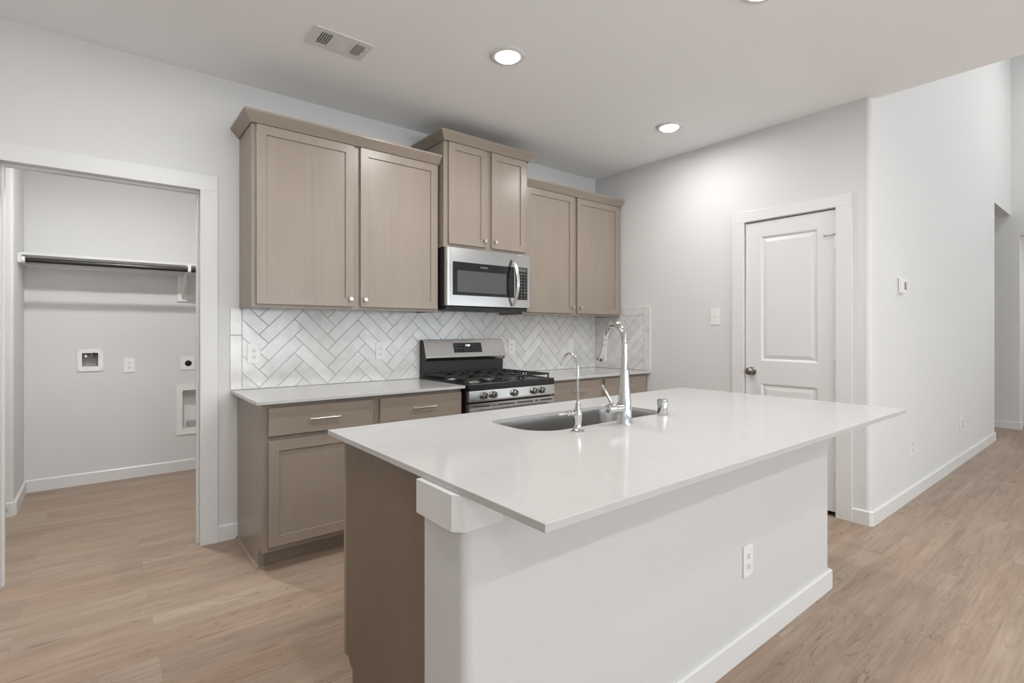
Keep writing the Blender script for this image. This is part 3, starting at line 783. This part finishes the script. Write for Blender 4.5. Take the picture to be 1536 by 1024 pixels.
for sx in (-3.971, -3.822):
    for sz in (.928, 1.088):
        bm = bmesh.new(); tube(bm, [(sx, LY-.008, sz), (sx, LY-.0095, sz)], .0035, 10); obj('screw', bm, 'plastic_dark', t)
# dryer outlet
t = thing('dryer_outlet', 'white plate with a round black dryer socket on the laundry wall', 'outlet', (-3.222, LY, .958))
bm = bmesh.new(); prism(bm, rrect(-3.276, -3.168, .898, 1.018, .004, 3), XZ, LY-.006, LY-.0004); obj('cover_plate', bm, 'plastic', t, bevel=.0015)
bm = bmesh.new(); lathe(bm, (-3.216, LY-.005, .955), (0, -1, 0), [(0, .027), (.004, .026), (.0045, 0)], 24); obj('socket', bm, 'black', t, smooth=True)
# dryer vent box
t = thing('dryer_vent_box', 'white framed recessed dryer vent box low on the laundry wall', 'vent box', (-3.18, LY, .54))
bm = bmesh.new(); plate(bm, rrect(-3.306, -3.045, .318, .768, .004, 3), [rect(-3.261, -3.092, .377, .714)], XZ, LY-.008, LY-.0005); obj('frame', bm, 'plastic', t, bevel=.0015)
bm = B((-3.2625, -3.261, LY-.004, LY+.10, .3755, .7155), (-3.092, -3.0905, LY-.004, LY+.10, .3755, .7155), (-3.261, -3.092, LY-.004, LY+.10, .3755, .377), (-3.261, -3.092, LY-.004, LY+.10, .714, .7155), (-3.2625, -3.0905, LY+.10, LY+.102, .3755, .7155))
obj('lining', bm, 'plastic', t)
bm = bmesh.new(); tube(bm, [(-3.176, LY+.05, .3772), (-3.176, LY+.05, .43)], .05, 24); obj('duct_collar', bm, 'galv', t, smooth=True)
# door stop on the laundry baseboard
t = thing('door_stop', 'small metal door stop on the baseboard left inside the laundry room', 'door stop', (-4.345, 1.336, .055))
bm = bmesh.new(); lathe(bm, (-4.325, 1.335, .052), (0, -1, 0), [(0, .011), (.004, .011), (.006, .006), (.045, .005)], 14); obj('post', bm, 'nickel', t, smooth=True)
bm = bmesh.new(); lathe(bm, (-4.325, 1.290, .052), (0, -1, 0), [(0, .008), (.012, .008), (.013, 0)], 14); obj('bumper', bm, 'rubber', t, smooth=True)

# ---------------------------------------------------------------- microwave
t = thing('microwave', 'stainless over-the-range microwave with black glass door and curved handle', 'microwave', (-1.594, -.2, 1.40))
mx0, mx1, mz0, mz1, myf = -1.974, -1.214, 1.424, 1.829, -.412
obj('body', B(mx0+.002, mx1-.002, -.385, -.009, mz0-.006, mz1-.001), 'blackside', t, bevel=.002)
obj('underside', B((mx0+.012, mx1-.012, -.392, -.02, mz0-.026, mz0-.007), (mx0+.03, mx0+.33, -.34, -.16, mz0-.029, mz0-.0255), (mx1-.33, mx1-.03, -.34, -.16, mz0-.029, mz0-.0255)), 'blackside', t, bevel=.003)
def rfront(x0, x1, r=.014):
    """footprint with rounded front-left edge"""
    return [(x0, -.386)]+[(x0+r-r*math.cos(a), myf+r-r*math.sin(a)) for a in [PI/2*i/5 for i in range(6)]]+[(x1, myf), (x1, -.386)]
XS = -1.366
bm = bmesh.new(); prism(bm, rfront(mx0, XS-.001, .024), XY, mz0, mz1)
d = obj('door', bm, 'steel', t, smooth=True)
obj('window_frame', B(-1.921, -1.372, myf-.0022, myf+.001, 1.497, 1.731), 'glass_black', d)
obj('window', B(-1.885, -1.447, myf-.0030, myf-.0021, 1.520, 1.672), 'mwwin', d)
bm = bmesh.new()
for k in range(17):
    u = k/16; 
pts = []; 
for k in range(25):
    u = k/24; z = 1.430+.360*u; yy = myf-.004-.066*math.sin(PI*u)**.8; pts.append((z, yy))
outer = [(yy-.006, z) for z, yy in pts]; inner = [(yy+.006, z) for z, yy in pts][::-1]
prism(bm, outer+inner, YZ, -1.402, -1.376)
obj('handle', bm, 'bright', d, bevel=.003, smooth=True)
text('logo', 'FRIGIDAIRE', .0125, (-1.655, myf-.0030, 1.703), (PI/2, 0, 0), 'legend', d)
bm = bmesh.new(); prism(bm, [(XS+.001, -.386), (XS+.001, myf), (mx1, myf), (mx1, -.386)], XY, mz0, mz1)
p = obj('control_panel', bm, 'steel', t, bevel=.001)
k_ = obj('keypad', B(-1.358, -1.241, myf-.0022, myf+.001, 1.484, 1.734), 'glass_black', p)
obj('display', B(-1.350, -1.250, myf-.0026, myf-.0021, 1.700, 1.726), 'legend_dim', k_)
bm = bmesh.new()
for j in range(9):
    for i in range(3):
        x = -1.335+.034*i; z = 1.682-.0235*j; w = .008 if (i == 2 and j in (0, 6)) or j == 0 else .0032
        box(bm, x-w/1, x+w/1, myf-.0026, myf-.0021, z-.0022, z+.0022)
obj('button_legends', bm, 'legend', k_)

# ---------------------------------------------------------------- range
t = thing('gas_range', 'stainless gas range with black cooktop, five knobs and a backguard display', 'range', (-1.590, -.33, 0))
rx0, rx1 = -1.968, -1.208
obj('body', B(rx0+.003, rx1-.003, -.640, -.012, .03, .890), 'blackside', t)
for a in (rx0+.03, rx1-.07):
    for b in (-.60, -.10): obj('foot', B(a, a+.04, b, b+.04, 0, .03), 'blackside', t)
bm = bmesh.new()
# cooktop with raised rim, front lip
prism(bm, [(-.684, .853), (-.684, .893), (-.678, .899), (-.655, .899), (-.645, .893), (-.07, .893), (-.07, .8905), (-.641, .8905), (-.641, .853)], YZ, rx0+.002, rx1-.002)
box(bm, rx0+.002, rx0+.022, -.645, -.07, .893, .899); box(bm, rx1-.022, rx1-.002, -.645, -.07, .893, .899)
obj('cooktop', bm, 'black', t, bevel=.002)
bm = bmesh.new(); prism(bm, [(-.690, .778), (-.690, .790), (-.684, .852), (-.6405, .852), (-.6405, .778)], YZ, rx0, rx1)
obj('control_panel', bm, 'steel', t, bevel=.003)
for i, x in enumerate((-1.853, -1.775, -1.594, -1.414, -1.342)):
    bm = bmesh.new(); lathe(bm, (x, -.6865, .818), (0, -1, 0), [(0, .026), (.004, .026), (.006, .022), (.018, .0215), (.030, .019), (.033, .016), (.034, 0)], 28)
    k_ = obj('knob', bm, 'steel_knob', t, smooth=True)
    obj('knob_grip', B(x-.005, x+.005, -.727, -.715, .800, .838), 'steel_knob', k_, bevel=.002)
    bm = B(x-.001, x+.001, -.7285, -.7268, .824, .836); obj('knob_mark', bm, 'plastic_dark', k_)
# oven door
bm = bmesh.new(); plate(bm, rect(rx0+.002, rx1-.002, .20, .766), [rect(a, b, .742, .7475) for a, b in ((rx0+.03, rx0+.17), (rx0+.19, rx0+.215), (rx0+.24, rx0+.38), (rx0+.405, rx0+.545), (rx0+.57, rx0+.595), (rx0+.615, rx0+.735))], XZ, -.686, -.641)
d = obj('oven_door', bm, 'steel', t, bevel=.002)
obj('oven_window', B(rx0+.10, rx1-.10, -.6885, -.6855, .30, .62), 'glass_black', d)
bm = bmesh.new(); tube(bm, [(rx0+.02, -.735, .706), (rx1-.02, -.735, .706)], .0185, 20); 
for x in (rx0+.045, rx1-.045): box(bm, x-.014, x+.014, -.73, -.6855, .694, .718)
obj('handle', bm, 'steel', d, smooth=True)
obj('storage_drawer', B(rx0+.002, rx1-.002, -.684, -.641, .055, .192), 'steel', t, bevel=.002)
# backguard
bm = bmesh.new(); prism(bm, [(-.012, .890), (-.068, .890), (-.068, 1.020), (-.095, 1.024), (-.055, 1.172), (-.012, 1.174)], YZ, rx0+.006, rx0+.016)
prism(bm, [(-.012, .890), (-.068, .890), (-.068, 1.020), (-.095, 1.024), (-.055, 1.172), (-.012, 1.174)], YZ, rx1-.016, rx1-.006)
box(bm, rx0+.016, rx1-.016, -.068, -.012, .8905, 1.03); box(bm, rx0+.016, rx1-.016, -.048, -.012, 1.03, 1.172)
g = obj('backguard', bm, 'blackside', t, bevel=.001)
bm = bmesh.new(); prism(bm, [(-.058, 1.180), (-.098, 1.052), (-.099, 1.044), (-.096, 1.036), (-.078, 1.018), (-.070, 1.018), (-.070, 1.05), (-.050, 1.172), (-.014, 1.174), (-.014, 1.180)], YZ, rx0+.012, rx1-.004)
gp = obj('backguard_panel', bm, 'steel', t, bevel=.002)
# display (on the sloping face)
def slope_y(z): return -.058-(1.180-z)*.040/.128
zz0, zz1 = 1.078, 1.152
bm = bmesh.new(); rings4(bm, [[(-1.703, slope_y(zz0), zz0), (-1.440, slope_y(zz0), zz0), (-1.440, slope_y(zz1), zz1), (-1.703, slope_y(zz1), zz1)], [(-1.703, slope_y(zz0)-.002, zz0), (-1.440, slope_y(zz0)-.002, zz0), (-1.440, slope_y(zz1)-.002, zz1), (-1.703, slope_y(zz1)-.002, zz1)]])
ds = obj('display', bm, 'glass_black', gp)
tilt = PI/2-math.atan2(.040, .128)
text('clock_digits', '12:00', .021, (-1.572, slope_y(1.132)-.0026, 1.132), (tilt, 0, 0), 'digits', ds)
bm = bmesh.new()
for (x, z, w) in [(-1.682, 1.133, .007), (-1.660, 1.133, .004), (-1.637, 1.133, .007), (-1.680, 1.110, .008), (-1.657, 1.110, .008), (-1.634, 1.110, .008), (-1.600, 1.113, .005), (-1.580, 1.113, .005), (-1.560, 1.113, .005), (-1.603, 1.096, .005), (-1.583, 1.096, .005), (-1.563, 1.096, .005), (-1.522, 1.136, .008), (-1.503, 1.136, .006), (-1.520, 1.118, .006)]:
    yy = slope_y(z)-.0024; box(bm, x-w, x+w, yy-.0003, yy+.0003, z-.0035, z+.0035)
obj('button_legends', bm, 'legend_dim', ds)
# burners and grates
for (x, y, r) in ((-1.815, -.50, .048), (-1.815, -.22, .036), (-1.588, -.36, .052), (-1.36, -.50, .040), (-1.36, -.22, .045)):
    bm = bmesh.new(); lathe(bm, (x, y, .893), (0, 0, 1), [(0, r+.016), (.004, r+.014), (.006, r), (.013, r)], 28); b_ = obj('burner', bm, 'pewter', t, smooth=True)
    bm = bmesh.new(); lathe(bm, (x, y, .906), (0, 0, 1), [(0, r*.92), (.006, r*.92), (.008, r*.85), (.009, 0)], 28); obj('burner_cap', bm, 'iron', b_, smooth=True)
GZ0, GZ1 = .921, .933
for gi, (a, b) in enumerate(((-1.958, -1.712), (-1.708, -1.468), (-1.464, -1.218))):
    bm = bmesh.new(); y0, y1 = -.640, -.085; w = .012
    box(bm, a, b, y0, y0+w, GZ0, GZ1); box(bm, a, b, y1-w, y1, GZ0, GZ1)
    box(bm, a, a+w, y0+w, y1-w, GZ0, GZ1); box(bm, b-w, b, y0+w, y1-w, GZ0, GZ1)
    xm = (a+b)/2; ym = (y0+y1)/2
    box(bm, a+w, b-w, ym-w/2, ym+w/2, GZ0+.001, GZ1-.0005)
    for yc in ((y0+ym)/2, (y1+ym)/2):
        for (p0, p1) in (((a+w, yc), (xm-.028, yc)), ((xm+.028, yc), (b-w, yc))):
            box(bm, p0[0], p1[0], yc-.005, yc+.005, GZ0, GZ1+.002)
        box(bm, xm-.005, xm+.005, yc-.128 if yc < ym else ym+w/2, yc-.026, GZ0, GZ1+.002); box(bm, xm-.005, xm+.005, yc+.026, (ym-w/2) if yc < ym else y1-w, GZ0, GZ1+.002)
    for x in (a, b-w):
        for y in (y0, y1-w, ym-w/2): prism(bm, [(x+.001, GZ0+.001), (x+w-.001, GZ0+.001), (x+w-.002, .8995 if y != ym-w/2 and False else .8995), (x+.002, .8995)], XZ, y+.001, y+w-.001)
    obj('grate', bm, 'iron', t, bevel=.0015)

# ---------------------------------------------------------------- island
IX0, IX1, IY0, IY1 = -3.198, -.965, -1.600, -2.757
KX0, KX1, KY0, KY1 = -3.188, -1.083, -2.289, -2.475
def arcp(cx, cy, r, a0, a1, n=8): return [(cx+r*math.cos(a0+(a1-a0)*i/n), cy+r*math.sin(a0+(a1-a0)*i/n)) for i in range(n+1)]
R = .028
bm = bmesh.new(); prism(bm, [(KX0, KY0)]+arcp(KX0+R, KY1+R, R, PI, 1.5*PI)+arcp(KX1-.012, KY1+.012, .012, 1.5*PI, 2*PI, 4)+[(KX1, KY0)], XY, 0, .868)
struct('wall_island', bm, 'kneewall', smooth=True)
bboard('baseboard_island', [(KX0, KY0), (KX0, KY1+.012), (KX0+.012, KY1), (KX1, KY1), (KX1, KY0+.0)], t=-.014)
# support block at the island corner
bm = bmesh.new()
prism(bm, [(-3.212, -2.289), (-3.212, -2.456), (-3.190, -2.4775), (-3.080, -2.4775), (-3.080, -2.4752), (-3.150, -2.4752), (-3.170, -2.455), (-3.1885, -2.43), (-3.1885, -2.289)], XY, .785, .8705)
struct('trim_6', bm, 'trim', bevel=.001)
# island cabinet
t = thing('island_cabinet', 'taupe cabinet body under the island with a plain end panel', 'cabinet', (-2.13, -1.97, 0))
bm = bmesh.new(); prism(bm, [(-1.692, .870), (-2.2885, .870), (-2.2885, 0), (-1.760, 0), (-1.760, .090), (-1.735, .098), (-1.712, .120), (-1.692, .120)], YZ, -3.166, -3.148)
obj('end_panel', bm, 'wood_shaded', t)
bm = bmesh.new(); prism(bm, [(-1.692, .870), (-2.2885, .870), (-2.2885, 0), (-1.760, 0), (-1.760, .104), (-1.692, .104)], YZ, -1.102, -1.084)
obj('end_panel', bm, 'wood', t)
obj('cabinet_floor', B((-3.148, -1.102, -2.2885, -1.692, .104, .120), (-3.148, -1.102, -2.2885, -2.274, .120, .870)), 'wood', t)
bm = B((-3.166, -3.128, -1.6915, -1.672, .112, .870), (-1.122, -1.084, -1.6915, -1.672, .112, .870), (-2.15, -2.10, -1.6915, -1.672, .112, .870), (-3.128, -1.122, -1.6915, -1.6725, .112, .15), (-3.128, -1.122, -1.6915, -1.6725, .84, .870))
obj('face_frame', bm, 'wood', t, bevel=.0008)
obj('toe_board', B(-3.166, -1.084, -1.7595, -1.748, 0, .092), 'wood_x', t)
for a, b in ((-3.14, -2.64), (-2.63, -2.13), (-2.12, -1.62), (-1.61, -1.11)):
    bm = B(a+.004, b-.004, -1.6715, -1.653, .134, .845)
    dd = obj('door', bm, 'wood', t, bevel=.0014)
# countertop with sink cut-out
SX0, SX1, SY_0, SY_1 = -2.650, -1.885, -2.127, -1.803
hole = rrect(SX0, SX1, SY_0, SY_1, (.09, .12, .075, .12), 10)
bm = bmesh.new(); plate(bm, rect(IX0, IX1, IY1, IY0), [hole], XY, CZ-CT, CZ)
tag(obj('countertop', bm, 'quartz', bevel=.0015), 'long white quartz island slab with the sink cut-out', 'countertop')
# sink
t = thing('kitchen_sink', 'undermount stainless single-bowl sink in the island counter', 'sink', (-2.27, -1.965, .66))
bm = bmesh.new()
def off(lp, d, z):
    cx, cy = (SX0+SX1)/2, (SY_0+SY_1)/2; out = []
    hx, hy = (SX1-SX0)/2, (SY_1-SY_0)/2
    for x, y in lp: out.append((cx+(x-cx)*(hx+d)/hx, cy+(y-cy)*(hy+d)/hy, z))
    return out
zt = CZ-CT-.0005
rings4(bm, [off(hole, .022, zt-.003), off(hole, .022, zt), off(hole, .004, zt), off(hole, .003, zt-.004), off(hole, .0, zt-.170), off(hole, -.012, zt-.200), off(hole, -.040, zt-.212)])
obj('bowl', bm, 'steel_sink', t, smooth=True)
bm = bmesh.new(); lathe(bm, (-2.27, -1.93, zt-.2118), (0, 0, 1), [(0, .045), (.002, .045), (.003, .040), (.0012, .034), (.001, 0)], 28); obj('drain', bm, 'chrome', t, smooth=True)
# main faucet
fx, fy = -2.262, -2.186
t = thing('kitchen_faucet', 'tall chrome pull-down faucet with side lever behind the sink', 'faucet', (fx, fy, CZ))
bm = bmesh.new(); lathe(bm, (fx, fy, CZ), (0, 0, 1), [(0, .0305), (.004, .0305), (.006, .0295), (.06, .027), (.10, .0235), (.16, .0185), (.205, .0160), (.206, .0150), (.207, .0150)], 32)
obj('body', bm, 'chrome', t, smooth=True)
ra = math.radians(22); dv = Vector((math.sin(ra), math.cos(ra), 0)); base_ = Vector((fx, fy, 0))
path = [base_+Vector((0, 0, CZ+.205)), base_+Vector((0, 0, CZ+.25))]
rr = .082; zc = CZ+.303
for i in range(0, 19):
    a = PI-(PI+math.radians(-14))*i/18
    path.append(base_+dv*(rr+rr*math.cos(a))+Vector((0, 0, zc+rr*math.sin(a))))
bm = bmesh.new(); tube(bm, path, .0122, 20); obj('spout', bm, 'chrome', t, smooth=True)
e0 = path[-1]; ed = (path[-1]-path[-2]).normalized()
bm = bmesh.new(); lathe(bm, e0-ed*.002, ed, [(0, .0125), (.001, .0150), (.022, .0158), (.023, .0150), (.025, .0150), (.026, .0162), (.070, .0200), (.090, .0215), (.096, .0200), (.096, 0)], 24)
obj('spray_head', bm, 'chrome', t, smooth=True)
lv = Vector((-math.cos(math.radians(8)), math.sin(math.radians(8)), 0))
hs = Vector((fx, fy, CZ+.062))
bm = bmesh.new(); lathe(bm, hs+lv*.012, lv, [(0, .0205), (.034, .0205), (.035, .0195), (.037, .0195), (.038, .0205), (.066, .0185), (.072, .014), (.073, 0)], 28)
hd = obj('handle_hub', bm, 'chrome', t, smooth=True)
h0 = hs+lv*.062+Vector((0, 0, .014)); h1_ = h0+Vector((-.012, .040, .072))
bm = bmesh.new(); tube(bm, [h0, h0.lerp(h1_, .5), h1_], [.0062, .0052, .0048], 14); obj('lever', bm, 'chrome', hd, smooth=True)
# filter faucet
gx, gy = -2.516, -2.183
t = thing('filter_faucet', 'small chrome gooseneck filtered-water tap left of the main faucet', 'faucet', (gx, gy, CZ))
bm = bmesh.new(); lathe(bm, (gx, gy, CZ), (0, 0, 1), [(0, .0245), (.003, .0245), (.005, .022), (.010, .016), (.018, .0128), (.030, .0125), (.045, .0150), (.062, .0160), (.074, .0140), (.080, .0095), (.100, .0080), (.104, .0055), (.106, .005)], 28)
obj('body', bm, 'chrome', t, smooth=True)
pth = [Vector((gx, gy, CZ+.10)), Vector((gx, gy, CZ+.18))]
r3 = .046; d3 = Vector((.12, .99, 0)).normalized()
for i in range(0, 15):
    a = PI-(PI*.93)*i/14
    pth.append(Vector((gx, gy, CZ+.228+r3*math.sin(a)))+d3*(r3+r3*math.cos(a)))
pth.append(pth[-1]+(pth[-1]-pth[-2]).normalized()*.012)
bm = bmesh.new(); tube(bm, pth, [.0042]*(len(pth)-3)+[.0040, .0045, .0050], 12); obj('spout', bm, 'chrome', t, smooth=True)
l2 = Vector((-.98, .2, 0)).normalized(); s_ = Vector((gx, gy, CZ+.066))
bm = bmesh.new(); lathe(bm, s_+l2*.012, l2, [(0, .008), (.008, .008), (.010, .0095), (.016, .0095), (.018, .006), (.022, .006), (.024, .009), (.032, .009), (.034, .004), (.040, .0035), (.044, .005), (.066, .0045), (.070, .002)], 16)
obj('lever', bm, 'chrome', t, smooth=True)
# air gap
bm = bmesh.new(); lathe(bm, (-1.975, -2.158, CZ), (0, 0, 1), [(0, .0215), (.002, .0222), (.062, .0222), (.066, .0205), (.0675, .016), (.068, 0)], 32)
tag(obj('air_gap_cap', bm, 'chrome', smooth=True), 'short chrome cylinder cap on the island right of the faucet', 'air gap cap')
